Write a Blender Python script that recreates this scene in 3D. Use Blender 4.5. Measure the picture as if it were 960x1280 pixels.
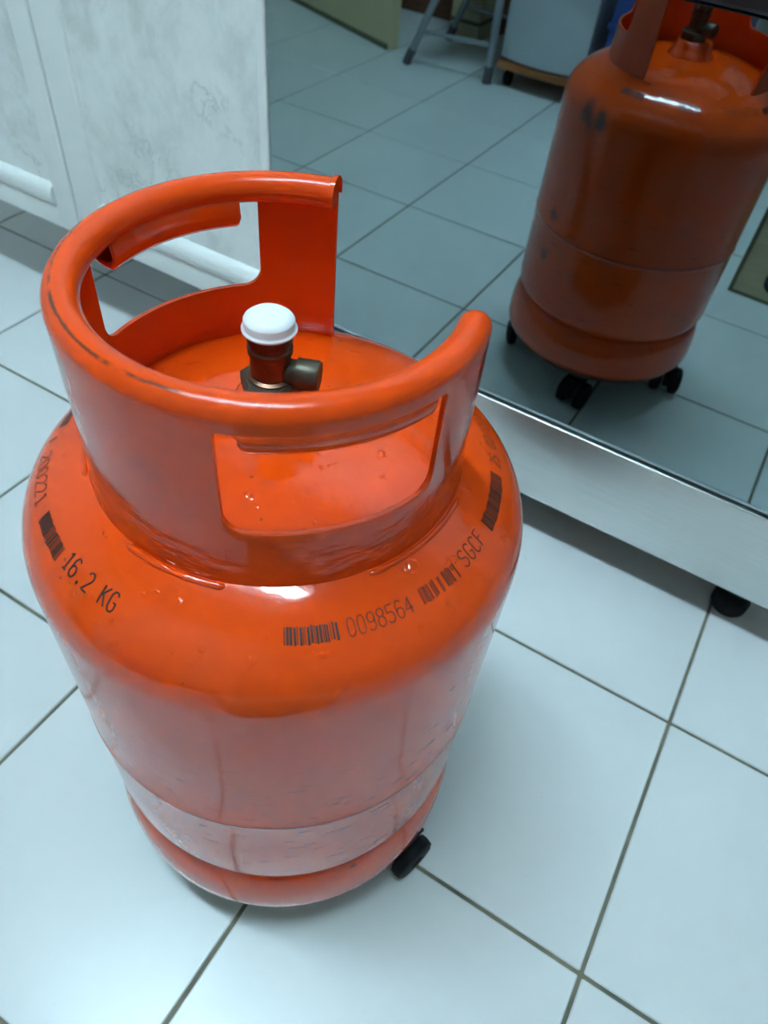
import bpy, bmesh, math, random
from mathutils import Matrix, Vector
random.seed(7)
PI = math.pi
S = bpy.context.scene
COL = S.collection
for o in list(bpy.data.objects):
    bpy.data.objects.remove(o)

# ------------------------------------------------------------------ camera
cam_d = bpy.data.cameras.new('camera')
cam = bpy.data.objects.new('camera', cam_d)
COL.objects.link(cam)
cam.matrix_world = Matrix((
    (0.8538645, -0.4335893, 0.2879509, -0.1496392),
    (0.5135214, 0.6115079, -0.6019583, -0.5391248),
    (0.0849184, 0.6618598, 0.7448023, 0.7767430),
    (0, 0, 0, 1)))
cam_d.sensor_fit = 'HORIZONTAL'
cam_d.sensor_width = 36.0
cam_d.lens = 907.31 / 960 * 36.0
cam_d.clip_start = 0.01
cam_d.dof.use_dof = True
cam_d.dof.focus_distance = 0.46
cam_d.dof.aperture_fstop = 13.0
S.camera = cam

# ------------------------------------------------------------------ world, exposure
w = bpy.data.worlds.new('world')
S.world = w
w.use_nodes = True
w.node_tree.nodes['Background'].inputs[0].default_value = (0.75, 0.92, 1.0, 1)
w.node_tree.nodes['Background'].inputs[1].default_value = 0.05
S.view_settings.view_transform = 'Standard'
S.view_settings.look = 'None'
S.view_settings.gamma = 1.0
S.view_settings.use_curve_mapping = False
S.view_settings.exposure = 2.3
TUBE_STRENGTH = 30.0
TUBE_COLOR = (0.60, 0.87, 1.0)
LAMP_LOC = (-0.52, -0.58, 2.56)

# ------------------------------------------------------------------ measured layout
AX, AY = -0.3430, -0.2864          # axis of the gas cylinder
RB = 0.1538                        # its radius
ZB = 0.079                         # its foot, standing on the wheeled base
PHI = 0.00489                      # the kitchen fronts run almost along x
FX, FY = -0.15, 0.1642             # a point on the dark glass
TILE = 0.30
Y_REAR, Y_BACK, X_LEFT, X_RIGHT, Z_CEIL = -1.98, 0.76, -2.62, 1.25, 2.60

# ------------------------------------------------------------------ materials
def mat(name, base=(0.8, 0.8, 0.8), rough=0.5, metal=0.0, spec=0.5, ior=1.5, coat=0.0, coat_rough=0.05, emit=None, estr=0.0):
    m = bpy.data.materials.new(name)
    m.use_nodes = True
    b = m.node_tree.nodes['Principled BSDF']
    b.inputs['Base Color'].default_value = (*base, 1)
    b.inputs['Roughness'].default_value = rough
    b.inputs['Metallic'].default_value = metal
    b.inputs['Specular IOR Level'].default_value = spec
    b.inputs['IOR'].default_value = ior
    b.inputs['Coat Weight'].default_value = coat
    b.inputs['Coat Roughness'].default_value = coat_rough
    if emit:
        b.inputs['Emission Color'].default_value = (*emit, 1)
        b.inputs['Emission Strength'].default_value = estr
    m.diffuse_color = (*base, 1)
    return m

class NT:
    """small helper for building node chains"""
    def __init__(s, m):
        s.m = m; s.t = m.node_tree; s.b = s.t.nodes['Principled BSDF']
    def n(s, kind, **kw):
        nd = s.t.nodes.new(kind)
        for k, v in kw.items():
            if k.startswith('i_'):
                nd.inputs[k[2:].replace('_', ' ')].default_value = v
            else:
                setattr(nd, k, v)
        return nd
    def l(s, a, b):
        s.t.links.new(a, b)
    def math(s, op, a, b=None):
        nd = s.t.nodes.new('ShaderNodeMath'); nd.operation = op
        for i, v in enumerate((a, b)):
            if v is None: continue
            if isinstance(v, (int, float)): nd.inputs[i].default_value = v
            else: s.l(v, nd.inputs[i])
        return nd.outputs[0]
    def coords(s):
        return s.n('ShaderNodeTexCoord').outputs['Object']
    def mapped(s, scale, loc=(0, 0, 0), rot=(0, 0, 0)):
        mp = s.n('ShaderNodeMapping')
        s.l(s.coords(), mp.inputs[0])
        mp.inputs['Scale'].default_value = scale
        mp.inputs['Location'].default_value = loc
        mp.inputs['Rotation'].default_value = rot
        return mp.outputs[0]
    def noise(s, vec, scale, detail=3, rough=0.5):
        nd = s.n('ShaderNodeTexNoise')
        s.l(vec, nd.inputs['Vector'])
        nd.inputs['Scale'].default_value = scale
        nd.inputs['Detail'].default_value = detail
        nd.inputs['Roughness'].default_value = rough
        return nd.outputs[0]
    def ramp(s, fac, stops):
        nd = s.n('ShaderNodeValToRGB')
        s.l(fac, nd.inputs[0])
        e = nd.color_ramp.elements
        while len(e) > 1: e.remove(e[0])
        e[0].position = stops[0][0]; e[0].color = (*stops[0][1], 1)
        for p, c in stops[1:]:
            x = e.new(p); x.color = (*c, 1)
        return nd.outputs[0]
    def step(s, v, lo, hi):
        nd = s.n('ShaderNodeMapRange')
        s.l(v, nd.inputs[0])
        nd.inputs[1].default_value = lo; nd.inputs[2].default_value = hi
        nd.inputs[3].default_value = 0; nd.inputs[4].default_value = 1
        nd.interpolation_type = 'SMOOTHSTEP'
        return nd.outputs[0]
    def mix(s, fac, a, b):
        nd = s.n('ShaderNodeMix', data_type='RGBA')
        for v, i in ((fac, 0), (a, 6), (b, 7)):
            if isinstance(v, (int, float)): nd.inputs[i].default_value = v
            elif isinstance(v, tuple): nd.inputs[i].default_value = (*v, 1)
            else: s.l(v, nd.inputs[i])
        return nd.outputs[2]
    def bump(s, h, strength, dist):
        nd = s.n('ShaderNodeBump')
        nd.inputs['Strength'].default_value = strength
        nd.inputs['Distance'].default_value = dist
        s.l(h, nd.inputs['Height'])
        s.l(nd.outputs[0], s.b.inputs['Normal'])
        if 'Coat Normal' in s.b.inputs: s.l(nd.outputs[0], s.b.inputs['Coat Normal'])

ORANGE = (0.77, 0.064, 0.003)
DARKMARK = (0.045, 0.03, 0.022)

def paint(name, rough=0.085):
    m = mat(name, ORANGE, rough, ior=1.56)
    return m, NT(m)

# tank: scratches along the wall, smudges, orange peel
M_TANK, k = paint('orange_tank_paint', 0.10)
sep = k.n('ShaderNodeSeparateXYZ'); k.l(k.coords(), sep.inputs[0])
X, Y, Z = sep.outputs
ang = k.math('ARCTAN2', Y, X)
cyl = k.n('ShaderNodeCombineXYZ')
k.l(ang, cyl.inputs[0]); k.l(k.math('MULTIPLY', Z, 60.0), cyl.inputs[1])
scr = k.noise(cyl.outputs[0], 5.0, 4, 0.6)
scr_mask = k.step(scr, 0.615, 0.69)
zband = k.math('MULTIPLY', k.step(Z, 0.055, 0.08), k.math('SUBTRACT', 1.0, k.step(Z, 0.22, 0.34)))
scr_mask = k.math('MULTIPLY', k.math('MULTIPLY', scr_mask, zband), 0.9)
fleck = k.step(k.noise(k.mapped((1, 1, 1.6)), 130.0, 2, 0.5), 0.735, 0.77)
mask = k.math('MAXIMUM', scr_mask, k.math('MULTIPLY', fleck, 0.6))
wob = k.math('MULTIPLY', k.math('SUBTRACT', k.noise(k.mapped((1, 1, 1)), 55.0, 3, 0.6), 0.5), 0.035)
def blob(az, z, r, amt, r0=RB):
    global mask
    a = math.radians(az)
    d = k.n('ShaderNodeVectorMath', operation='DISTANCE')
    k.l(k.coords(), d.inputs[0])
    d.inputs[1].default_value = (r0 * math.cos(a), r0 * math.sin(a), z - ZB)
    v = k.math('SUBTRACT', 1.0, k.step(k.math('ADD', d.outputs['Value'], wob), r * 0.1, r * 1.25))
    mask = k.math('MAXIMUM', mask, k.math('MULTIPLY', v, amt))
blob(122, 0.435, 0.018, 0.85); blob(113, 0.437, 0.014, 0.9); blob(127, 0.295, 0.011, 0.7); blob(126, 0.233, 0.012, 0.7)
blob(-20, 0.500, 0.005, 0.7, 0.075)
seam = k.math('SUBTRACT', 1.0, k.step(k.math('ABSOLUTE', k.math('SUBTRACT', Z, 0.2735 - ZB)), 0.0008, 0.0022))
seamd = k.math('MULTIPLY', k.math('MULTIPLY', seam, k.step(scr, 0.25, 0.5)), 0.72)
mask = k.math('MAXIMUM', mask, seamd)
tone = k.mix(k.noise(k.mapped((1, 1, 1)), 9.0, 3, 0.5), (0.76, 0.060, 0.0025), (0.81, 0.072, 0.003))
k.l(k.mix(mask, tone, DARKMARK), k.b.inputs['Base Color'])
peel = k.noise(k.mapped((1, 1, 1)), 190.0, 2, 0.5)
pits = k.step(k.noise(k.mapped((1, 1, 1)), 95.0, 2, 0.5), 0.66, 0.72)
high = k.step(Z, 0.36, 0.39)
hgt = k.math('ADD', k.math('MULTIPLY', peel, 0.35), k.math('MULTIPLY', k.math('MULTIPLY', pits, high), 1.2))
k.bump(hgt, 0.30, 0.0012)

M_COLLAR, k = paint('orange_collar_paint')
drip = k.noise(k.mapped((1, 1, 2.4)), 42.0, 3, 0.6)
sep = k.n('ShaderNodeSeparateXYZ'); k.l(k.coords(), sep.inputs[0])
low = k.math('SUBTRACT', 1.0, k.step(sep.outputs[2], 0.405, 0.450))
ang = k.math('ARCTAN2', sep.outputs[1], sep.outputs[0])
emb = k.step(k.noise(k.mapped((1, 1, 0.8)), 38.0, 2, 0.4), 0.49, 0.53)
emb = k.math('MULTIPLY', emb, k.math('MULTIPLY', k.step(ang, -2.7, -2.5), k.math('SUBTRACT', 1.0, k.step(ang, -2.0, -1.8))))
k.bump(k.math('ADD', k.math('MULTIPLY', drip, k.math('ADD', k.math('MULTIPLY', low, 1.0), 0.10)), k.math('MULTIPLY', emb, 0.35)), 0.35, 0.003)

M_RIM, k = paint('orange_rim_paint', 0.22)
k.b.inputs['IOR'].default_value = 1.42
sep = k.n('ShaderNodeSeparateXYZ'); k.l(k.coords(), sep.inputs[0])
X, Y, Z = sep.outputs
rr = k.math('SQRT', k.math('ADD', k.math('MULTIPLY', X, X), k.math('MULTIPLY', Y, Y)))
ang = k.math('ARCTAN2', Y, X)
c2 = k.n('ShaderNodeCombineXYZ'); k.l(k.math('MULTIPLY', ang, 0.1), c2.inputs[0]); k.l(k.math('MULTIPLY', rr, 3.0), c2.inputs[1])
jit = k.math('MULTIPLY', k.math('SUBTRACT', k.noise(c2.outputs[0], 60.0, 4, 0.7), 0.5), 0.0030)
line = k.math('SUBTRACT', 1.0, k.step(k.math('ABSOLUTE', k.math('ADD', k.math('SUBTRACT', rr, 0.1012), jit)), 0.0003, 0.0011))
gap = k.step(k.noise(c2.outputs[0], 30.0, 4, 0.7), 0.40, 0.52)
where = k.math('MAXIMUM', k.math('SUBTRACT', 1.0, k.step(ang, -1.32, -1.12)), k.step(ang, 2.75, 2.95))
where = k.math('MAXIMUM', where, k.math('MULTIPLY', k.step(ang, 1.86, 1.92), k.math('SUBTRACT', 1.0, k.step(ang, 2.05, 2.15))))
gap = k.math('MULTIPLY', gap, where)
topside = k.step(Z, 0.594 - ZB - 0.004, 0.594 - ZB - 0.001)
worn = k.math('MULTIPLY', k.math('MULTIPLY', k.math('MULTIPLY', line, gap), topside), 0.9)
k.l(k.mix(worn, ORANGE, (0.06, 0.032, 0.02)), k.b.inputs['Base Color'])
k.bump(k.noise(k.mapped((1, 1, 1)), 160.0, 2, 0.5), 0.15, 0.0010)

M_FOOT, k = paint('orange_foot_ring_paint')
d1 = k.step(k.noise(k.mapped((1, 1, 3)), 40.0, 3, 0.6), 0.66, 0.73)
k.l(k.mix(k.math('MULTIPLY', d1, 0.75), ORANGE, DARKMARK), k.b.inputs['Base Color'])

M_INK = mat('black_ink', (0.045, 0.016, 0.010), 0.55)
M_INK_FADED = mat('faded_ink', (0.17, 0.022, 0.008), 0.5)
M_CAP = mat('white_plastic_cap', (0.86, 0.88, 0.90), 0.4)
M_BRASS = mat('tarnished_brass', (0.10, 0.05, 0.032), 0.34, metal=0.75)
k = NT(M_BRASS)
k.l(k.ramp(k.noise(k.mapped((1, 1, 1)), 60.0, 3, 0.6), [(0.3, (0.09, 0.04, 0.028)), (0.65, (0.22, 0.11, 0.065))]), k.b.inputs['Base Color'])
M_BRASS_GREEN = mat('dull_olive_brass', (0.11, 0.092, 0.066), 0.42, metal=0.7)
M_RUBBER = mat('black_rubber', (0.006, 0.007, 0.009), 0.6, spec=0.2)
M_RUST = mat('rusty_plate', (0.09, 0.045, 0.025), 0.7)
k = NT(M_RUST)
k.l(k.ramp(k.noise(k.mapped((1, 1, 1)), 45.0, 4, 0.6), [(0.3, (0.04, 0.025, 0.018)), (0.7, (0.16, 0.075, 0.035))]), k.b.inputs['Base Color'])

# floor tile and grout
M_TILE = mat('white_glazed_tile', (0.74, 0.755, 0.755), 0.16, spec=0.5)
k = NT(M_TILE)
wp = k.n('ShaderNodeNewGeometry').outputs['Position']
dn = k.noise(wp, 2.2, 4, 0.55)
dirt = k.step(k.noise(wp, 34.0, 3, 0.6), 0.735, 0.775)
spk = k.math('MULTIPLY', dirt, 0.4)
base = k.ramp(dn, [(0.3, (0.70, 0.72, 0.72)), (0.7, (0.77, 0.785, 0.785))])
k.l(k.mix(spk, base, (0.22, 0.2, 0.17)), k.b.inputs['Base Color'])
k.l(k.step(dn, -0.6, 2.6), k.b.inputs['Roughness'])
k.b.inputs['Roughness'].default_value = 0.28
for lk in list(k.b.inputs['Roughness'].links): k.t.links.remove(lk)
M_GROUT = mat('grey_brown_grout', (0.16, 0.155, 0.12), 0.9, spec=0.1)
k = NT(M_GROUT)
wp = k.n('ShaderNodeNewGeometry').outputs['Position']
k.l(k.ramp(k.noise(wp, 22.0, 4, 0.6), [(0.3, (0.11, 0.11, 0.09)), (0.7, (0.24, 0.22, 0.16))]), k.b.inputs['Base Color'])

M_WALL = mat('pale_wall_paint', (0.70, 0.70, 0.69), 0.7, spec=0.3)
M_WALL2 = mat('tan_wall_paint', (0.34, 0.31, 0.27), 0.7, spec=0.3)
M_CEIL = mat('white_ceiling', (0.4, 0.4, 0.39), 0.8, spec=0.2)
M_BROWN = mat('red_brown_wood', (0.14, 0.045, 0.022), 0.5)
k = NT(M_BROWN)
k.l(k.ramp(k.noise(k.mapped((2, 14, 14)), 6.0, 4, 0.6), [(0.3, (0.10, 0.032, 0.018)), (0.7, (0.19, 0.065, 0.03))]), k.b.inputs['Base Color'])

# kitchen fronts
M_GLASS = mat('dark_mirror_glass', (0.27, 0.345, 0.36), 0.012, metal=1.0)
M_GLASS_EDGE = mat('cut_glass_edge', (0.45, 0.56, 0.60), 0.2, spec=0.8)
M_STEEL = mat('brushed_steel', (0.7, 0.71, 0.71), 0.33, metal=1.0)
k = NT(M_STEEL)
br = k.noise(k.mapped((1.2, 1, 60)), 9.0, 4, 0.6)
k.l(k.ramp(br, [(0.3, (0.63, 0.64, 0.63)), (0.7, (0.71, 0.72, 0.71))]), k.b.inputs['Base Color'])
M_DARK = mat('dark_grey_trim', (0.018, 0.022, 0.028), 0.35)
M_BLACK = mat('black_enamel', (0.01, 0.011, 0.013), 0.5)
M_FRAME = mat('white_lacquer_frame', (0.88, 0.89, 0.88), 0.32)
M_MARBLE = mat('grey_marbled_laminate', (0.6, 0.63, 0.63), 0.38)
k = NT(M_MARBLE)
v0 = k.mapped((1, 1, 0.8), rot=(0, 0.5, 0))
warp = k.n('ShaderNodeVectorMath', operation='MULTIPLY_ADD')
wn = k.n('ShaderNodeTexNoise'); k.l(v0, wn.inputs['Vector']); wn.inputs['Scale'].default_value = 11.0; wn.inputs['Detail'].default_value = 4.0
k.l(wn.outputs[1], warp.inputs[0]); warp.inputs[1].default_value = (0.09, 0.09, 0.09); k.l(v0, warp.inputs[2])
cloud = k.noise(warp.outputs[0], 13.0, 7, 0.68)
vein = k.math('SUBTRACT', 1.0, k.step(k.math('ABSOLUTE', k.math('SUBTRACT', k.noise(warp.outputs[0], 9.0, 6, 0.65), 0.5)), 0.0, 0.022))
vein = k.math('MULTIPLY', vein, k.step(k.noise(v0, 8.0, 2, 0.5), 0.42, 0.62))
base = k.ramp(cloud, [(0.30, (0.66, 0.675, 0.65)), (0.50, (0.82, 0.835, 0.82)), (0.68, (0.90, 0.905, 0.895))])
k.l(k.mix(k.math('MULTIPLY', vein, 0.42), base, (0.40, 0.42, 0.41)), k.b.inputs['Base Color'])

# things behind the photographer
M_BEIGE = mat('beige_painted_board', (0.66, 0.55, 0.32), 0.55)
M_CARD = mat('brown_cardboard', (0.36, 0.31, 0.19), 0.8)
k = NT(M_CARD)
k.l(k.ramp(k.noise(k.mapped((1, 1, 6)), 12.0, 4, 0.6), [(0.3, (0.50, 0.41, 0.25)), (0.7, (0.62, 0.52, 0.34))]), k.b.inputs['Base Color'])
M_CARD_EDGE = mat('cardboard_tape_edge', (0.14, 0.14, 0.08), 0.7)
M_ALU = mat('grey_aluminium', (0.33, 0.35, 0.38), 0.35, metal=0.6)
M_FOOTGREY = mat('grey_rubber', (0.09, 0.095, 0.10), 0.6)
M_WHITE = mat('white_enamel', (0.50, 0.52, 0.54), 0.35)
M_OAK = mat('orange_brown_board', (0.34, 0.11, 0.03), 0.6)
M_BLUE = mat('blue_plastic', (0.025, 0.06, 0.26), 0.4)
M_TUBE = mat('fluorescent_tube', (0.9, 0.9, 0.9), 0.4, emit=TUBE_COLOR, estr=TUBE_STRENGTH)
M_METALWHITE = mat('white_sheet_metal', (0.8, 0.8, 0.8), 0.4)

# ------------------------------------------------------------------ mesh helpers
def obj(name, bm, m, parent=None, smooth=None, loc=None):
    me = bpy.data.meshes.new(name)
    bmesh.ops.recalc_face_normals(bm, faces=bm.faces)
    bm.to_mesh(me); bm.free()
    if m: me.materials.append(m)
    if smooth is not None:
        me.shade_smooth()
        me.set_sharp_from_angle(angle=math.radians(smooth))
    o = bpy.data.objects.new(name, me)
    COL.objects.link(o)
    if parent: o.parent = parent
    if loc: o.location = loc
    return o

def empty(name, loc, rz=0.0):
    o = bpy.data.objects.new(name, None)
    COL.objects.link(o); o.location = loc; o.rotation_euler = (0, 0, rz)
    o.empty_display_size = 0.05
    return o

def tag(o, label, cat, group=None):
    o['label'] = label; o['category'] = cat
    if group: o['group'] = group
    return o

def struct(o, label, cat):
    o['kind'] = 'structure'
    return tag(o, label, cat)

def bx(bm, x0, x1, y0, y1, z0, z1, bev=0.0, seg=2):
    r = bmesh.ops.create_cube(bm, size=1.0)
    vs = r['verts']
    for v in vs:
        v.co = Vector(((x0 + x1) / 2 + v.co.x * (x1 - x0), (y0 + y1) / 2 + v.co.y * (y1 - y0), (z0 + z1) / 2 + v.co.z * (z1 - z0)))
    if bev > 0:
        es = list({e for v in vs for e in v.link_edges})
        bmesh.ops.bevel(bm, geom=es, offset=bev, segments=seg, affect='EDGES', profile=0.5)
    return bm

def box(*a, **kw):
    return bx(bmesh.new(), *a, **kw)

def lathe(bm, prof, n=96, cx=0, cy=0, closed=False):
    """prof: (r, z) list, top to bottom or the other way round"""
    rings = []
    for r, z in prof:
        if r < 1e-6:
            rings.append([bm.verts.new((cx, cy, z))])
        else:
            rings.append([bm.verts.new((cx + r * math.cos(2 * PI * i / n), cy + r * math.sin(2 * PI * i / n), z)) for i in range(n)])
    pairs = list(zip(rings, rings[1:]))
    if closed: pairs.append((rings[-1], rings[0]))
    for a, b in pairs:
        for i in range(n):
            j = (i + 1) % n
            q = [a[i % len(a)], a[j % len(a)], b[j % len(b)], b[i % len(b)]]
            u = []
            for v in q:
                if v not in u: u.append(v)
            if len(u) >= 3: bm.faces.new(u)
    return bm

def tube(bm, pts, rad, n=12, caps=True):
    """round bar along a polyline; rad is a number or one per point"""
    pts = [Vector(p) for p in pts]
    if not hasattr(rad, '__len__'): rad = [rad] * len(pts)
    t0 = (pts[1] - pts[0]).normalized()
    up = Vector((0, 0, 1)) if abs(t0.z) < 0.9 else Vector((1, 0, 0))
    rings = []
    for i, p in enumerate(pts):
        t = (pts[min(i + 1, len(pts) - 1)] - pts[max(i - 1, 0)]).normalized()
        a = t.cross(up).normalized(); b = t.cross(a).normalized()
        rings.append([bm.verts.new(p + rad[i] * (a * math.cos(2 * PI * j / n) + b * math.sin(2 * PI * j / n))) for j in range(n)])
    for r0, r1 in zip(rings, rings[1:]):
        for j in range(n):
            bm.faces.new((r0[j], r0[(j + 1) % n], r1[(j + 1) % n], r1[j]))
    if caps:
        bm.faces.new(rings[0][::-1]); bm.faces.new(rings[-1])
    return bm

def pz(r, az, z):
    a = math.radians(az)
    return Vector((r * math.cos(a), r * math.sin(a), z))

# ------------------------------------------------------------------ room
fl = obj('floor', box(X_LEFT, X_RIGHT, Y_REAR, Y_BACK, -0.06, -0.0022), M_GROUT)
struct(fl, 'white square ceramic floor tiles with dark grey grout lines', 'floor')
G = 0.0021
tile_me = None
for i in range(-9, 5):
    for j in range(-7, 3):
        x0, x1, y0, y1 = i * TILE + G, (i + 1) * TILE - G, j * TILE + G, (j + 1) * TILE - G
        cx0, cx1, cy0, cy1 = max(x0, X_LEFT + .001), min(x1, X_RIGHT - .001), max(y0, Y_REAR + .001), min(y1, Y_BACK - .001)
        if cx1 - cx0 < 0.01 or cy1 - cy0 < 0.01: continue
        full = (cx0, cx1, cy0, cy1) == (x0, x1, y0, y1)
        mx, my = (cx0 + cx1) / 2, (cy0 + cy1) / 2
        if full and tile_me:
            o = bpy.data.objects.new('tile', tile_me); COL.objects.link(o)
        else:
            hx, hy = (cx1 - cx0) / 2, (cy1 - cy0) / 2
            o = obj('tile', box(-hx, hx, -hy, hy, -0.008, 0.0, bev=0.0012, seg=1), M_TILE)
            if full: tile_me = o.data
        o.parent = fl
        o.location = (mx, my, random.uniform(-0.00012, 0.0))
o = obj('wall_rear', box(X_LEFT - .1, X_RIGHT + .1, Y_REAR - 0.1, Y_REAR, -0.06, Z_CEIL), M_WALL2); struct(o, 'tan wall behind the ladder and the white appliance', 'wall')
o = obj('wall_back', box(X_LEFT - .1, X_RIGHT + .1, Y_BACK, Y_BACK + 0.1, -0.06, Z_CEIL), M_WALL); struct(o, 'pale wall behind the kitchen cabinets and oven', 'wall')
o = obj('wall_left', box(X_LEFT - 0.1, X_LEFT, Y_REAR, Y_BACK, -0.06, Z_CEIL), M_WALL); struct(o, 'pale side wall at the far left of the cabinets', 'wall')
o = obj('wall_right', box(X_RIGHT, X_RIGHT + 0.1, Y_REAR, Y_BACK, -0.06, Z_CEIL), M_WALL2); struct(o, 'tan side wall to the right of the oven', 'wall')
o = obj('ceiling', box(X_LEFT - 0.1, X_RIGHT + 0.1, Y_REAR - 0.1, Y_BACK + 0.1, Z_CEIL, Z_CEIL + 0.1), M_CEIL); struct(o, 'white kitchen ceiling', 'ceiling')
o = obj('baseboard_rear', box(X_LEFT + .002, X_RIGHT - .002, Y_REAR + 0.0005, Y_REAR + 0.016, 0.0005, 0.16, bev=0.003), M_BROWN); struct(o, 'red-brown wooden skirting along the rear wall, seen in the dark glass', 'baseboard')

# ceiling lamp
lamp = empty('ceiling_light', (LAMP_LOC[0], LAMP_LOC[1], LAMP_LOC[2]))
tag(lamp, 'white ceiling fixture with two long fluorescent tubes', 'ceiling light')
bm = box(-0.63, 0.63, -0.075, 0.075, 0.0, Z_CEIL - LAMP_LOC[2], bev=0.004)
obj('housing', bm, M_METALWHITE, lamp)
for sy in (-1, 1):
    obj('tube', tube(bmesh.new(), [(-0.59, sy * 0.04, -0.024), (0.59, sy * 0.04, -0.024)], 0.015, 16), M_TUBE, lamp, smooth=40)
for sx in (-1, 1):
    obj('end_cap', box(sx * 0.605 - 0.015, sx * 0.605 + 0.015, -0.065, 0.065, -0.045, 0.0, bev=0.004), M_METALWHITE, lamp)

# ------------------------------------------------------------------ oven with the dark glass front
# local x along the fronts, local y into the appliance
X0, X1 = -0.695 - FX, 0.105 - FX
oven = empty('oven', (FX, FY, 0.0), -PHI)
tag(oven, 'freestanding oven with dark mirror glass door and brushed steel kick strip', 'oven')
obj('body', box(X0 + 0.003, X1 - 0.003, 0.024, 0.575, 0.078, 0.852, bev=0.003), M_BLACK, oven)
door = obj('glass_door', box(X0, X1, 0.0, 0.018, 0.2135, 0.640, bev=0.0008, seg=1), M_GLASS, oven)
door['label'] = 'dark mirror-like glass door'
obj('glass_edge', box(X0 + 0.001, X1 - 0.001, 0.0005, 0.017, 0.2095, 0.2133), M_GLASS_EDGE, door)
kick = obj('kick_strip', box(X0, X1, -0.001, 0.022, 0.0765, 0.2035, bev=0.0022, seg=3), M_STEEL, oven, smooth=50)
kick['label'] = 'brushed steel lower strip'
obj('top_trim', box(X0, X1, -0.004, 0.022, 0.6415, 0.70, bev=0.003), M_DARK, oven)
hd = obj('handle', tube(bmesh.new(), [(X0 + 0.06, -0.042, 0.735), (X1 - 0.06, -0.042, 0.735)], 0.011, 16), M_STEEL, oven, smooth=40)
for sx in (X0 + 0.09, X1 - 0.09):
    obj('handle_post', tube(bmesh.new(), [(sx, -0.040, 0.735), (sx, 0.012, 0.735)], 0.008, 12), M_STEEL, hd, smooth=40)
obj('control_panel', box(X0, X1, 0.0, 0.022, 0.702, 0.852, bev=0.003), M_DARK, oven)
for fx in (0.168, X0 + 0.075):
    for fy in (0.052, 0.50):
        bm = bmesh.new()
        lathe(bm, [(0, 0.0), (0.021, 0.0), (0.0235, 0.004), (0.0235, 0.020), (0.019, 0.026), (0.012, 0.030), (0.012, 0.079), (0, 0.079)], 24)
        obj('foot', bm, M_RUBBER, oven, smooth=40, loc=(fx, fy, 0.0))

# ------------------------------------------------------------------ kitchen cabinets to the left of the oven
def cabinet(x0, x1, stile_l, stile_r, label):
    c = empty('kitchen_cabinet', (FX, FY, 0.0), -PHI)
    tag(c, label, 'cabinet', 'white kitchen base cabinets')
    a, b = x0 - FX, x1 - FX
    zb, zt = 0.170, 0.850
    obj('body', box(a + 0.001, b - 0.001, 0.026, 0.57, zb + 0.002, zt, bev=0.001, seg=1), M_FRAME, c)
    obj('plinth', box(a + 0.001, b - 0.001, 0.40, 0.418, 0.0003, zb + 0.002), M_FRAME, c)
    ga, gb = a + 0.0015, b - 0.0015
    pan = obj('door', box(ga + 0.004, gb - 0.004, 0.011, 0.024, zb + 0.004, zt - 0.004), M_MARBLE, c)
    pan['label'] = 'door with a grey marbled panel'
    obj('stile', box(ga, ga + stile_l, 0.003, 0.0245, zb, zt - 0.002, bev=0.003, seg=3), M_FRAME, pan, smooth=40)
    obj('stile', box(gb - stile_r, gb, 0.003, 0.0245, zb, zt - 0.002, bev=0.003, seg=3), M_FRAME, pan, smooth=40)
    for z0, z1 in ((zb, zb + 0.036), (zt - 0.06, zt - 0.002)):
        obj('rail', box(ga + stile_l + .0003, gb - stile_r - .0003, 0.003, 0.0245, z0, z1, bev=0.003, seg=3), M_FRAME, pan, smooth=40)
    # half-round moulding along the panel edge
    def bead(p0, p1, r=0.0145):
        bm = bmesh.new()
        tube(bm, [p0, p1], r, 20)
        for v in bm.verts: v.co.y = 0.010 + (v.co.y - 0.010) * 0.78
        obj('bead', bm, M_FRAME, pan, smooth=50)
    zl = zb + 0.036 + 0.0155
    bead((ga + stile_l + 0.001, 0.010, zl), (gb - stile_r - 0.001, 0.010, zl), 0.0165)
    return c
cabinet(-1.0745, -0.6985, 0.052, 0.014, 'white kitchen cabinet with grey marbled door next to the oven')
cabinet(-1.4525, -1.0765, 0.040, 0.040, 'white kitchen cabinet at the photo\'s left edge, its marbled door partly shown')

# ------------------------------------------------------------------ gas cylinder
ND, HD, Z0D = 2.42, 0.0695, 0.4275
def dome_z(r):
    u = min(r / RB, 1.0)
    return Z0D + HD * (1 - u ** ND) ** (1 / ND)
def dome_n(r):
    e = 1e-4
    s = (dome_z(r + e) - dome_z(r - e)) / (2 * e)
    return Vector((-s, 1)).normalized()      # (radial, up)

gas = empty('gas_cylinder', (AX, AY, ZB))
tag(gas, 'orange steel gas cylinder with cut-out collar and white capped valve', 'gas cylinder')
# tank
prof = [(0.0, dome_z(0))]
for i in range(1, 61):
    t = i / 60
    a = t * PI / 2
    r = RB * math.sin(a) ** (2 / ND) if t < 1 else RB
    z = Z0D + HD * max(math.cos(a), 0) ** (2 / ND)
    if t == 1: z = Z0D
    prof.append((r, z))
for z, dr in ((0.38, 0), (0.33, 0), (0.2785, 0), (0.2765, 0.0003), (0.2750, 0.0006), (0.2735, 0.0008), (0.2720, 0.0005), (0.2705, -0.0002), (0.2685, -0.0004), (0.22, -0.0004), (0.165, -0.0006), (0.158, -0.0012), (0.152, -0.0035), (0.147, -0.0075), (0.140, -0.016), (0.130, -0.040), (0.118, -0.08)):
    prof.append((RB + dr, z))
prof.append((0.0, 0.108))
bm = lathe(bmesh.new(), [(r, z - ZB) for r, z in prof], 160)
obj('tank', bm, M_TANK, gas, smooth=35)
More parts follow.
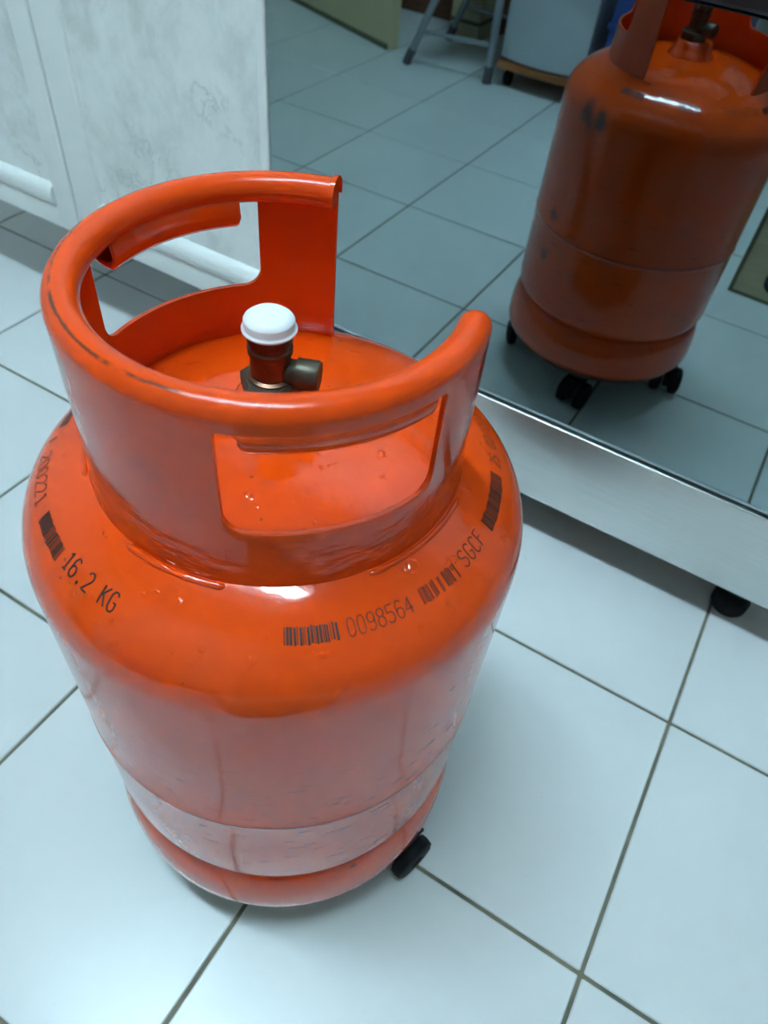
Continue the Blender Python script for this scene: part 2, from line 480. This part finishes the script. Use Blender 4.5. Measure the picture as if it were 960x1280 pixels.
# foot ring: flares out to a rolled lower lip
fr = [(0.1440, 0.1450), (0.1462, 0.1436), (0.1490, 0.1400), (0.1517, 0.1340), (0.1540, 0.1260), (0.1556, 0.1170), (0.1565, 0.1080), (0.1568, 0.0980), (0.1568, 0.0860), (0.1562, 0.0815), (0.1540, 0.0790), (0.1515, 0.0792), (0.1508, 0.0830), (0.1508, 0.0980), (0.1500, 0.1120), (0.1480, 0.1260), (0.1450, 0.1380), (0.1425, 0.1420)]
obj('foot_ring', lathe(bmesh.new(), [(r, z - ZB) for r, z in fr], 128, closed=True), M_FOOT, gas, smooth=40)

# collar sheet with two hand openings; the collar is open between A_END and A_START
RC, ZC0, ZC1 = 0.1062, 0.478, 0.586
A_START, A_END = 107.0, 374.0
WIN = [(133.0, 195.0), (292.5, 350.0)]
W_LO, W_HI, W_RAD = 0.5205, 0.5805, 0.011
def win_limits(az):
    for a, b in WIN:
        if a + 1e-6 < az < b - 1e-6:
            d = min(az - a, b - az) * PI / 180 * RC
            lo = W_LO; hi = W_HI
            if d < W_RAD:
                lo = W_LO + (W_RAD - math.sqrt(max(W_RAD ** 2 - (W_RAD - d) ** 2, 0)))
            ru = 0.0025
            if d < ru:
                hi = W_HI - (ru - math.sqrt(max(ru ** 2 - (ru - d) ** 2, 0)))
            return lo, hi
    return None
azs = [A_START + (A_END - A_START) * i / 356 for i in range(357)]
for a, b in WIN:
    azs += [a, b]
    for e in (0.02, 0.1, 0.25, 0.5, 0.8, 1.3, 2.0, 3.0, 4.2, 5.5):
        azs += [a + e, b - e]
azs = sorted(set(round(a, 3) for a in azs))
bm = bmesh.new()
cols = []
NL, NU, ZM = 6, 6, 0.552
def skew(az, z):
    # the free end beside the oven runs out further at its foot
    return az + max(0.0, (az - 356.0) / (A_END - 356.0)) * 15.0 * (1 - (z - ZC0) / (ZC1 - ZC0)) ** 1.3
for az in azs:
    wl = win_limits(az)
    lo, hi = wl if wl else (ZM, ZM)
    # lower corner of the free end is cut round
    low = [pz(RC + 0.0018 * max(0, (0.50 - (ZC0 + (lo - ZC0) * i / NL)) / 0.02), skew(az, ZC0 + (lo - ZC0) * i / NL), ZC0 + (lo - ZC0) * i / NL - ZB) for i in range(NL + 1)]
    upp = [pz(RC, skew(az, hi + (ZC1 - hi) * i / NU), hi + (ZC1 - hi) * i / NU - ZB) for i in range(NU + 1)]
    cols.append(([bm.verts.new(v) for v in low], [bm.verts.new(v) for v in upp]))
for c0, c1 in zip(cols, cols[1:]):
    for q in (0, 1):
        for i in range(len(c0[q]) - 1):
            bm.faces.new((c0[q][i], c1[q][i], c1[q][i + 1], c0[q][i + 1]))
bmesh.ops.remove_doubles(bm, verts=bm.verts, dist=1e-5)
bmesh.ops.dissolve_degenerate(bm, dist=1e-6, edges=bm.edges)
collar = obj('collar', bm, M_COLLAR, gas, smooth=40)
md = collar.modifiers.new('thick', 'SOLIDIFY'); md.thickness = 0.0028; md.offset = -1.0 if True else 0
md = collar.modifiers.new('round', 'BEVEL'); md.width = 0.0007; md.segments = 2; md.limit_method = 'ANGLE'; md.angle_limit = math.radians(50)

# rolled rim on top of the collar
RT, RTC, ZTC = 0.0082, 0.0981, 0.5860
pts, rad = [], []
n = 150
for i in range(n + 1):
    az = A_START + (A_END - A_START) * i / n
    pts.append(pz(RTC, az, ZTC - ZB)); rad.append(RT)
# rounded free end beside the oven
tang = (pts[-1] - pts[-2]).normalized()
endp = pts[-1]
for kx in range(1, 8):
    s = kx / 8 * PI / 2
    pts.append(endp + tang * RT * math.sin(s)); rad.append(max(RT * math.cos(s), 0.0012))
rim = obj('rolled_rim', tube(bmesh.new(), pts, rad, 28), M_RIM, gas, smooth=50)
# the other end of the roll shows the folded sheet edge
az = A_START
bm = bmesh.new()
prev = None
for i in range(15):
    a = PI * (-0.10 + 1.2 * i / 14)
    ro, ri = RT + 0.0016, RT - 0.0006
    row = []
    for d in (0.0, 1.6):
        for rq in (ro, ri):
            row.append(bm.verts.new(pz(RTC + rq * math.cos(a), az - 0.8 + d, ZTC + rq * math.sin(a) - ZB)))
    if prev:
        bm.faces.new((prev[0], row[0], row[1], prev[1])); bm.faces.new((prev[2], prev[3], row[3], row[2]))
        bm.faces.new((prev[0], prev[2], row[2], row[0])); bm.faces.new((prev[1], row[1], row[3], prev[3]))
    prev = row
obj('rim_fold', bm, M_COLLAR, gas, smooth=40)

# hand-grip flaps curled inwards at the top of each opening
for a, b in WIN:
    fa, fb = (a + 7.0, b - 2.0) if a < 200 else (a + 5.5, b - 3.5)
    sec = [(RC - 0.0009, 0.5806), (RC - 0.0009, 0.5765), (RC - 0.0014, 0.5730), (RC - 0.0034, 0.5698), (RC - 0.0064, 0.5674), (RC - 0.0098, 0.5660), (RC - 0.0128, 0.5664), (RC - 0.0148, 0.5690), (RC - 0.0153, 0.5740), (RC - 0.0148, 0.5800), (RC - 0.0120, 0.5860)]
    bm = bmesh.new(); prev = None
    for i in range(71):
        az = fa + (fb - fa) * i / 70
        e = min(az - fa, fb - az) * PI / 180 * RC
        lift = 0.0
        if e < 0.003: lift = (0.003 - math.sqrt(max(0.003 ** 2 - (0.003 - e) ** 2, 0))) / 0.003 * 0.3
        row = [bm.verts.new(pz(r, az, z + max(0.5806 - z, 0) * lift - ZB)) for r, z in sec]
        if prev:
            for j in range(len(sec) - 1):
                bm.faces.new((prev[j], row[j], row[j + 1], prev[j + 1]))
        prev = row
    o = obj('grip_flap', bm, M_COLLAR, gas, smooth=60)
    md = o.modifiers.new('thick', 'SOLIDIFY'); md.thickness = 0.0018; md.offset = 0

# weld runs where the collar meets the shoulder
for a, b, r in ((-98, -68, 0.0022), (-30, 10, 0.0018), (100, 118, 0.0020), (200, 232, 0.002)):
    pts = []; rad = []
    for i in range(25):
        t = i / 24
        az = a + (b - a) * t
        rr_ = RC + 0.0034
        pts.append(pz(rr_, az, dome_z(rr_) - 0.0004 - ZB)); rad.append(r * (0.92 + 0.08 * math.sin(i * 0.9)) * (1 if 0 < i < 24 else 0.4))
    obj('weld_bead', tube(bmesh.new(), pts, rad, 10), M_COLLAR, gas, smooth=60)

# neck boss and valve, standing a little off the axis
VX, VY = -0.007, 0.0015
bm = bmesh.new()
lathe(bm, [(0, 0.492 - ZB), (0.031, 0.4925 - ZB), (0.029, 0.4995 - ZB), (0.0255, 0.5040 - ZB), (0.0235, 0.5075 - ZB), (0.0225, 0.513 - ZB), (0.0205, 0.5145 - ZB), (0, 0.5145 - ZB)], 48, VX * .5, VY * .5)
obj('neck_boss', bm, M_COLLAR, gas, smooth=50)
zv = 0.5143 - ZB
bm = bmesh.new()      # hexagon nut with bevelled corners
lathe(bm, [(0, zv), (0.0165, zv), (0.0180, zv + 0.0015), (0.0180, zv + 0.0085), (0.0160, zv + 0.0105), (0, zv + 0.0105)], 6, VX, VY)
bmesh.ops.rotate(bm, verts=bm.verts, cent=(VX, VY, 0), matrix=Matrix.Rotation(0.35, 3, 'Z'))
valve = obj('valve', bm, M_BRASS_GREEN, gas)
valve['label'] = 'tarnished brass valve'
bm = bmesh.new()
zs = zv + 0.0103
lathe(bm, [(0, zs), (0.0132, zs), (0.0132, zs + 0.001), (0.0112, zs + 0.002), (0.0110, zs + 0.0150), (0.0122, zs + 0.0160), (0.0122, zs + 0.0190), (0.0110, zs + 0.0200), (0.0110, zs + 0.0220), (0.0121, zs + 0.0230), (0.0121, zs + 0.0300), (0.0116, zs + 0.0310), (0, zs + 0.0310)], 40, VX, VY)
obj('stem', bm, M_BRASS, valve, smooth=35)
# side outlet
az = 22.0
d = pz(1, az, 0)
c0 = Vector((VX, VY, zs + 0.004))
bm = bmesh.new()
tube(bm, [c0 + d * 0.006, c0 + d * 0.014, c0 + d * 0.0145, c0 + d * 0.026, c0 + d * 0.0272, c0 + d * 0.0272, c0 + d * 0.020], [0.0072, 0.0072, 0.0086, 0.0086, 0.0078, 0.0050, 0.0048], 28, caps=True)
obj('outlet', bm, M_BRASS_GREEN, valve, smooth=35)
zc = zs + 0.0292
bm = bmesh.new()
lathe(bm, [(0.0120, zc - 0.0005), (0.0140, zc), (0.0146, zc + 0.0005), (0.0146, zc + 0.0014), (0.0137, zc + 0.0022), (0.0134, zc + 0.0028), (0.0134, zc + 0.0062), (0.0130, zc + 0.0070), (0.0108, zc + 0.0088), (0.0098, zc + 0.0091), (0, zc + 0.0092)], 48, VX, VY)
cp = obj('cap', bm, M_CAP, valve, smooth=32)
cp['label'] = 'white plastic cap'

# printed codes around the shoulder ------------------------------------------------
GL = {
    '0': [[(0.12, 0.2), (0.12, 0.8), (0.3, 1), (0.6, 1), (0.78, 0.8), (0.78, 0.2), (0.6, 0), (0.3, 0), (0.12, 0.2)]],
    '1': [[(0.25, 0.8), (0.5, 1), (0.5, 0)], [(0.25, 0), (0.75, 0)]],
    '2': [[(0.1, 0.82), (0.3, 1), (0.6, 1), (0.78, 0.82), (0.78, 0.62), (0.1, 0), (0.8, 0)]],
    '4': [[(0.62, 0), (0.62, 1), (0.08, 0.3), (0.85, 0.3)]],
    '5': [[(0.78, 1), (0.15, 1), (0.12, 0.56), (0.55, 0.6), (0.78, 0.42), (0.78, 0.18), (0.58, 0), (0.25, 0), (0.1, 0.14)]],
    '6': [[(0.75, 0.88), (0.58, 1), (0.3, 1), (0.12, 0.8), (0.12, 0.18), (0.3, 0), (0.6, 0), (0.78, 0.18), (0.78, 0.4), (0.6, 0.56), (0.3, 0.56), (0.12, 0.4)]],
    '8': [[(0.3, 0.54), (0.12, 0.7), (0.12, 0.86), (0.3, 1), (0.6, 1), (0.78, 0.86), (0.78, 0.7), (0.6, 0.54), (0.3, 0.54), (0.1, 0.38), (0.1, 0.16), (0.3, 0), (0.6, 0), (0.8, 0.16), (0.8, 0.38), (0.6, 0.54)]],
    '9': [[(0.15, 0.12), (0.32, 0), (0.6, 0), (0.78, 0.2), (0.78, 0.82), (0.6, 1), (0.3, 1), (0.12, 0.82), (0.12, 0.6), (0.3, 0.44), (0.6, 0.44), (0.78, 0.6)]],
    '.': [[(0.4, 0.0), (0.5, 0.0), (0.5, 0.1), (0.4, 0.1), (0.4, 0.0)]],
    '/': [[(0.15, 0), (0.75, 1)]],
    '-': [[(0.2, 0.5), (0.7, 0.5)]],
    'K': [[(0.14, 0), (0.14, 1)], [(0.78, 1), (0.14, 0.42)], [(0.32, 0.6), (0.8, 0)]],
    'G': [[(0.78, 0.84), (0.6, 1), (0.3, 1), (0.12, 0.8), (0.12, 0.2), (0.3, 0), (0.6, 0), (0.78, 0.16), (0.78, 0.46), (0.5, 0.46)]],
    'S': [[(0.78, 0.86), (0.6, 1), (0.3, 1), (0.12, 0.84), (0.12, 0.66), (0.3, 0.53), (0.6, 0.5), (0.78, 0.36), (0.78, 0.16), (0.6, 0), (0.3, 0), (0.1, 0.14)]],
    'C': [[(0.78, 0.84), (0.6, 1), (0.3, 1), (0.12, 0.8), (0.12, 0.2), (0.3, 0), (0.6, 0), (0.78, 0.16)]],
    'F': [[(0.14, 0), (0.14, 1), (0.8, 1)], [(0.14, 0.54), (0.62, 0.54)]],
    'I': [[(0.45, 0), (0.45, 1)]],
    ' ': [],
}
def on_dome(az, r, off):
    nr = dome_n(r)
    return pz(r + nr.x * off, az, dome_z(r) + nr.y * off - ZB)
def slope(r):
    nr = dome_n(r); return 1 / max(nr.y, 0.2)     # surface length per radius
def print_text(txt, a0, a1, r_mid, h, width=0.0009, m=None):
    """text read counter-clockwise, letter tops towards the valve"""
    bm = bmesh.new()
    step = (a1 - a0) / len(txt)
    hr = h / slope(r_mid)
    def P(u, v, i, off):
        return on_dome(a0 + (i + u) * step, r_mid + hr / 2 - v * hr, off)
    for i, ch in enumerate(txt):
        for li in GL[ch]:
            dense = []
            for (x0, y0), (x1, y1) in zip(li, li[1:]):
                for q in range(4): dense.append((x0 + (x1 - x0) * q / 4, y0 + (y1 - y0) * q / 4))
            dense.append(li[-1])
            p3 = [P(u, v, i, 0.00025) for u, v in dense]
            prev = None
            for j, p in enumerate(p3):
                t = (p3[min(j + 1, len(p3) - 1)] - p3[max(j - 1, 0)]).normalized()
                a = math.radians(a0 + (i + 0.5) * step)
                nn = dome_n(r_mid); N = Vector((math.cos(a) * nn.x, math.sin(a) * nn.x, nn.y))
                s = t.cross(N).normalized() * width / 2
                row = (bm.verts.new(p - s), bm.verts.new(p + s))
                if prev: bm.faces.new((prev[0], prev[1], row[1], row[0]))
                prev = row
    o = obj('printed_code', bm, m or M_INK_FADED, gas)
    o['label'] = 'printed characters ' + txt.strip()
    return o
def print_bars(a0, a1, r_mid, h, seed, dens=0.6, m=None):
    rnd = random.Random(seed)
    bm = bmesh.new()
    hr = h / slope(r_mid)
    deg = 180 / PI / r_mid
    az = a0
    while az < a1:
        wd = rnd.choice((0.0005, 0.0005, 0.0009, 0.0013)) * deg
        if rnd.random() < dens * 1.25:
            sk = rnd.uniform(-0.06, 0.06)
            pr = None
            for q in range(5):
                r = r_mid + hr * (0.5 - q / 4) + hr * sk
                row = (bm.verts.new(on_dome(az, r, 0.00025)), bm.verts.new(on_dome(min(az + wd, a1), r, 0.00025)))
                if pr: bm.faces.new((pr[0], pr[1], row[1], row[0]))
                pr = row
        az += wd + rnd.choice((0.0003, 0.0004, 0.0007)) * deg
    o = obj('printed_barcode', bm, m or M_INK, gas)
    o['label'] = 'black printed bar code'
RP = 0.1295
print_bars(-53.3, -41.4, RP, 0.0088, 3, 0.9)
print_text('0098564', -39.6, -23.0, RP, 0.0090, 0.0007)
print_bars(-20.6, -8.0, RP, 0.0088, 8, 0.5, M_INK_FADED)
print_text('SGCF', -6.0, 5.0, RP - 0.001, 0.0095, 0.0007)
print_bars(8.0, 27.0, RP, 0.0095, 12, 0.9)
print_text('2S 02/201', 30.0, 52.0, RP, 0.0088, 0.0008)
print_text('16.2 KG', -109.0, -90.5, RP + 0.0035, 0.0100, 0.0010, M_INK)
print_bars(-124.0, -111.0, RP + 0.0055, 0.0090, 21, 0.8)
print_text('I 200221', -151.0, -128.0, RP + 0.006, 0.0095, 0.0008)
print_bars(-178.0, -154.0, RP + 0.003, 0.0090, 30, 0.9)
print_text('0098', 66.0, 78.0, RP, 0.0088)
print_bars(98.0, 112.0, RP, 0.0088, 33, 0.9)

# ------------------------------------------------------------------ wheeled base under the cylinder
dolly = empty('wheeled_trolley', (AX, AY, 0.0))
tag(dolly, 'round rusty wheeled trolley with black castors under the orange gas cylinder', 'trolley')
bm = lathe(bmesh.new(), [(0, 0.0785), (0.146, 0.0785), (0.149, 0.0765), (0.149, 0.0690), (0.147, 0.0670), (0, 0.0670)], 72)
obj('plate', bm, M_RUST, dolly, smooth=40)
for az, rw, sw in ((-5.0, 0.143, 75.0), (80.0, 0.128, 100.0), (170.0, 0.126, 60.0), (262.0, 0.120, 10.0)):
    pc = pz(0.122, az, 0)
    wc = pz(rw, az, 0)
    bm = bmesh.new()
    bx(bm, -0.022, 0.022, -0.022, 0.022, 0.0632, 0.0669, bev=0.001, seg=1)
    lathe(bm, [(0, 0.0634), (0.011, 0.0634), (0.011, 0.050), (0, 0.050)], 20)
    cst = obj('caster', bm, M_RUBBER, dolly, smooth=40, loc=pc)
    cst.rotation_euler = (0, 0, math.radians(sw))
    rot = Matrix.Rotation(-math.radians(sw), 3, 'Z')
    lw = rot @ (wc - pc)
    # hood over the twin wheels
    bm = bmesh.new()
    nseg = 14; hw = 0.0075
    prev = None
    for i in range(nseg + 1):
        a = PI * (0.02 + 0.96 * i / nseg)
        row = []
        for rr_, yy in ((0.0265, -hw), (0.0265, hw), (0.018, hw), (0.018, -hw)):
            row.append(bm.verts.new((lw.x + rr_ * math.cos(a), lw.y + yy, 0.0235 + rr_ * math.sin(a) * 1.05)))
        if prev:
            for j in range(4): bm.faces.new((prev[j], prev[(j + 1) % 4], row[(j + 1) % 4], row[j]))
        else: bm.faces.new(row)
        prev = row
    bm.faces.new(prev[::-1])
    bx(bm, min(-0.011, lw.x - 0.012), max(0.011, lw.x + 0.012), lw.y * 0.5 - 0.011 - abs(lw.y) * 0.5, lw.y * 0.5 + 0.011 + abs(lw.y) * 0.5, 0.0462, 0.0520, bev=0.001, seg=1)
    obj('hood', bm, M_RUBBER, cst, smooth=40)
    for sy in (-1, 1):
        bm = lathe(bmesh.new(), [(0, -0.0075), (0.019, -0.0075), (0.0225, -0.0055), (0.0232, 0.0), (0.0225, 0.0055), (0.019, 0.0075), (0.008, 0.0075), (0.006, 0.005), (0, 0.005)], 32)
        bmesh.ops.rotate(bm, verts=bm.verts, cent=(0, 0, 0), matrix=Matrix.Rotation(-sy * PI / 2, 3, 'X'))
        obj('wheel', bm, M_RUBBER, cst, smooth=40, loc=(lw.x, lw.y + sy * 0.0158, 0.0234))

# ------------------------------------------------------------------ things behind the photographer, seen in the dark glass
# beige door leaf standing open
a = math.atan2(-1.506 + 1.719, -1.508 + 2.057)
dl = empty('door_leaf', (-1.508, -1.506, 0.0), a)
tag(dl, 'beige door leaf standing open, reflected at the top of the dark glass', 'door')
obj('panel', box(-0.80, 0.0, -0.040, 0.0, 0.0, 2.0, bev=0.002), M_BEIGE, dl)
obj('bottom_gap_line', box(-0.798, -0.004, 0.0, 0.006, 0.0, 0.014), M_CARD_EDGE, dl)  # dark strip painted in for the shaded gap under the leaf
for z in (1.02,):
    obj('door_handle', tube(bmesh.new(), [(-0.06, 0.0, z), (-0.06, 0.05, z), (-0.17, 0.05, z)], 0.009, 12), M_ALU, dl, smooth=40)

# folding step ladder
ld = empty('step_ladder', (-1.26, -1.60, 0.0))
tag(ld, 'grey metal folding step ladder, reflected beside the white appliance', 'step ladder')
apex = -1.170
def rail(x, y, ax_, ay_, r=0.0115, zt=0.45):
    o = obj('leg', tube(bmesh.new(), [(x + 1.26, y + 1.60, 0.018), (ax_ + 1.26, ay_ + 1.60, zt)], r, 12), M_ALU, ld, smooth=40)
    t = Vector((ax_ - x, ay_ - y, zt - 0.018)).normalized()
    p = Vector((x + 1.26, y + 1.60, 0.018))
    obj('rubber_foot', tube(bmesh.new(), [p - t * 0.0165, p + t * 0.03], r + 0.0025, 12), M_FOOTGREY, o, smooth=40)
rail(-1.394, -1.441, -1.215, -1.45)
rail(-1.127, -1.474, -1.130, -1.47, 0.0125)
rail(-1.416, -1.769, -1.215, -1.70)
rail(-1.135, -1.769, -1.130, -1.70)
for (p0, p1) in (((-1.357, -1.443, 0.098), (-1.122, -1.474, 0.105)), ((-1.375, -1.76, 0.11), (-1.13, -1.76, 0.11))):
    obj('stretcher', tube(bmesh.new(), [(p0[0] + 1.26, p0[1] + 1.6, p0[2]), (p1[0] + 1.26, p1[1] + 1.6, p1[2])], 0.006, 10), M_ALU, ld, smooth=40)
for zt in (0.24,):
    xx = -1.394 + 0.179 * zt / 0.45
    obj('tread', box(xx + 1.26 - 0.04, xx + 1.26 + 0.045, -1.745 + 1.6, -1.455 + 1.6, zt, zt + 0.022, bev=0.004), M_ALU, ld)
obj('platform', box(-1.23 + 1.26, -1.112 + 1.26, -1.73 + 1.6, -1.43 + 1.6, 0.45, 0.475, bev=0.006), M_ALU, ld)

# small cardboard carton against the rear wall
cb = empty('carton', (-1.385, -1.875, 0.0))
tag(cb, 'small yellowish carton behind the ladder legs, reflected in the dark glass', 'carton')
obj('box', box(-0.055, 0.055, -0.07, 0.07, 0.0, 0.32, bev=0.002), M_CARD, cb)
for z in (0.05, 0.13):
    obj('strap', box(-0.0558, 0.0558, -0.0708, 0.0708, z, z + 0.012), M_CARD_EDGE, cb)

# white appliance on a wheeled wooden board
wb = empty('wheeled_board', (-0.951, -1.665, 0.0))
tag(wb, 'orange-brown wooden board on black castors under the white appliance', 'dolly')
obj('board', box(-0.152, 0.152, -0.20, 0.195, 0.052, 0.072, bev=0.002), M_OAK, wb)
for sx in (-0.125, 0.125):
    for sy in (-0.155, 0.150):
        bm = lathe(bmesh.new(), [(0, -0.011), (0.018, -0.011), (0.021, -0.008), (0.021, 0.008), (0.018, 0.011), (0, 0.011)], 24)
        bmesh.ops.rotate(bm, verts=bm.verts, cent=(0, 0, 0), matrix=Matrix.Rotation(PI / 2, 3, 'Y'))
        cw = obj('caster', bm, M_RUBBER, wb, smooth=40, loc=(sx, sy, 0.0212))
        obj('fork', box(-0.015, 0.015, -0.016, 0.016, 0.022, 0.0306, bev=0.002), M_DARK, cw)
ap = empty('appliance', (-0.972, -1.66, 0.0725))
tag(ap, 'white enamel appliance with bowed front, reflected behind the orange cylinder', 'appliance')
bm = bmesh.new()   # bowed front: prism with a gently curved front edge
xs = [-0.132 + 0.264 * i / 20 for i in range(21)]
outline = [(x, 0.165 + 0.026 * (1 - (x / 0.132) ** 2)) for x in xs] + [(0.132, -0.17), (-0.132, -0.17)]
lo = [bm.verts.new((x, y, 0.006)) for x, y in outline]; hi = [bm.verts.new((x, y, 0.62)) for x, y in outline]
bm.faces.new(lo[::-1]); bm.faces.new(hi)
for i in range(len(lo)):
    j = (i + 1) % len(lo); bm.faces.new((lo[i], lo[j], hi[j], hi[i]))
obj('casing', bm, M_WHITE, ap, smooth=40)
obj('base_strip', box(-0.129, 0.129, -0.166, 0.168, 0.0, 0.006), M_BLACK, ap)
obj('lid', box(-0.134, 0.134, -0.173, 0.176, 0.6205, 0.65, bev=0.005), M_WHITE, ap)
# blue crate beside it
cr = empty('plastic_crate', (-0.624, -1.62, 0.0))
tag(cr, 'dark blue plastic crate standing right of the white appliance in the reflection', 'crate')
bm = bmesh.new()
x, y, zt, t = 0.165, 0.15, 0.46, 0.008
bx(bm, -x, x, -y, y, 0.0, 0.012)
bx(bm, -x, x, y - t, y, 0.0, zt); bx(bm, -x, x, -y, -y + t, 0.0, zt); bx(bm, -x, -x + t, -y + t, y - t, 0.0, zt); bx(bm, x - t, x, -y + t, y - t, 0.0, zt)
obj('tub', bm, M_BLUE, cr)
for z in (0.10, 0.22, 0.34, 0.448):
    bm = bmesh.new()
    bx(bm, -x - 0.006, x + 0.006, y, y + 0.006, z, z + 0.014); bx(bm, -x - 0.006, x + 0.006, -y - 0.006, -y, z, z + 0.014)
    bx(bm, -x - 0.006, -x, -y, y, z, z + 0.014); bx(bm, x, x + 0.006, -y, y, z, z + 0.014)
    obj('rib', bm, M_BLUE, cr)

# cardboard box at the right edge of the reflection
bxr = empty('cardboard_box', (-0.184, -0.728, 0.0), 0.05)
tag(bxr, 'brown cardboard box with a dark hand hole, reflected at the right edge', 'box')
obj('carton_wall', box(0.0, 0.40, -0.26, 0.0, 0.0, 0.30, bev=0.0015), M_CARD, bxr)
obj('edge_tape', box(-0.0006, 0.008, -0.010, 0.0006, 0.001, 0.299), M_CARD_EDGE, bxr)
obj('edge_tape', box(0.0082, 0.399, -0.010, 0.0006, 0.0004, 0.007), M_CARD_EDGE, bxr)
bm = bmesh.new()
vs0 = []; vs1 = []
for i in range(28):
    a = 2 * PI * i / 28
    px, pzv = 0.098 + 0.040 * math.copysign(abs(math.cos(a)) ** 0.7, math.cos(a)), 0.052 + 0.030 * math.copysign(abs(math.sin(a)) ** 0.7, math.sin(a))
    vs0.append(bm.verts.new((px, 0.0006, pzv))); vs1.append(bm.verts.new((px, -0.004, pzv)))
bm.faces.new(vs0); bm.faces.new(vs1[::-1])
for i in range(28):
    j = (i + 1) % 28; bm.faces.new((vs0[i], vs0[j], vs1[j], vs1[i]))
obj('hand_hole', bm, M_BLACK, bxr)
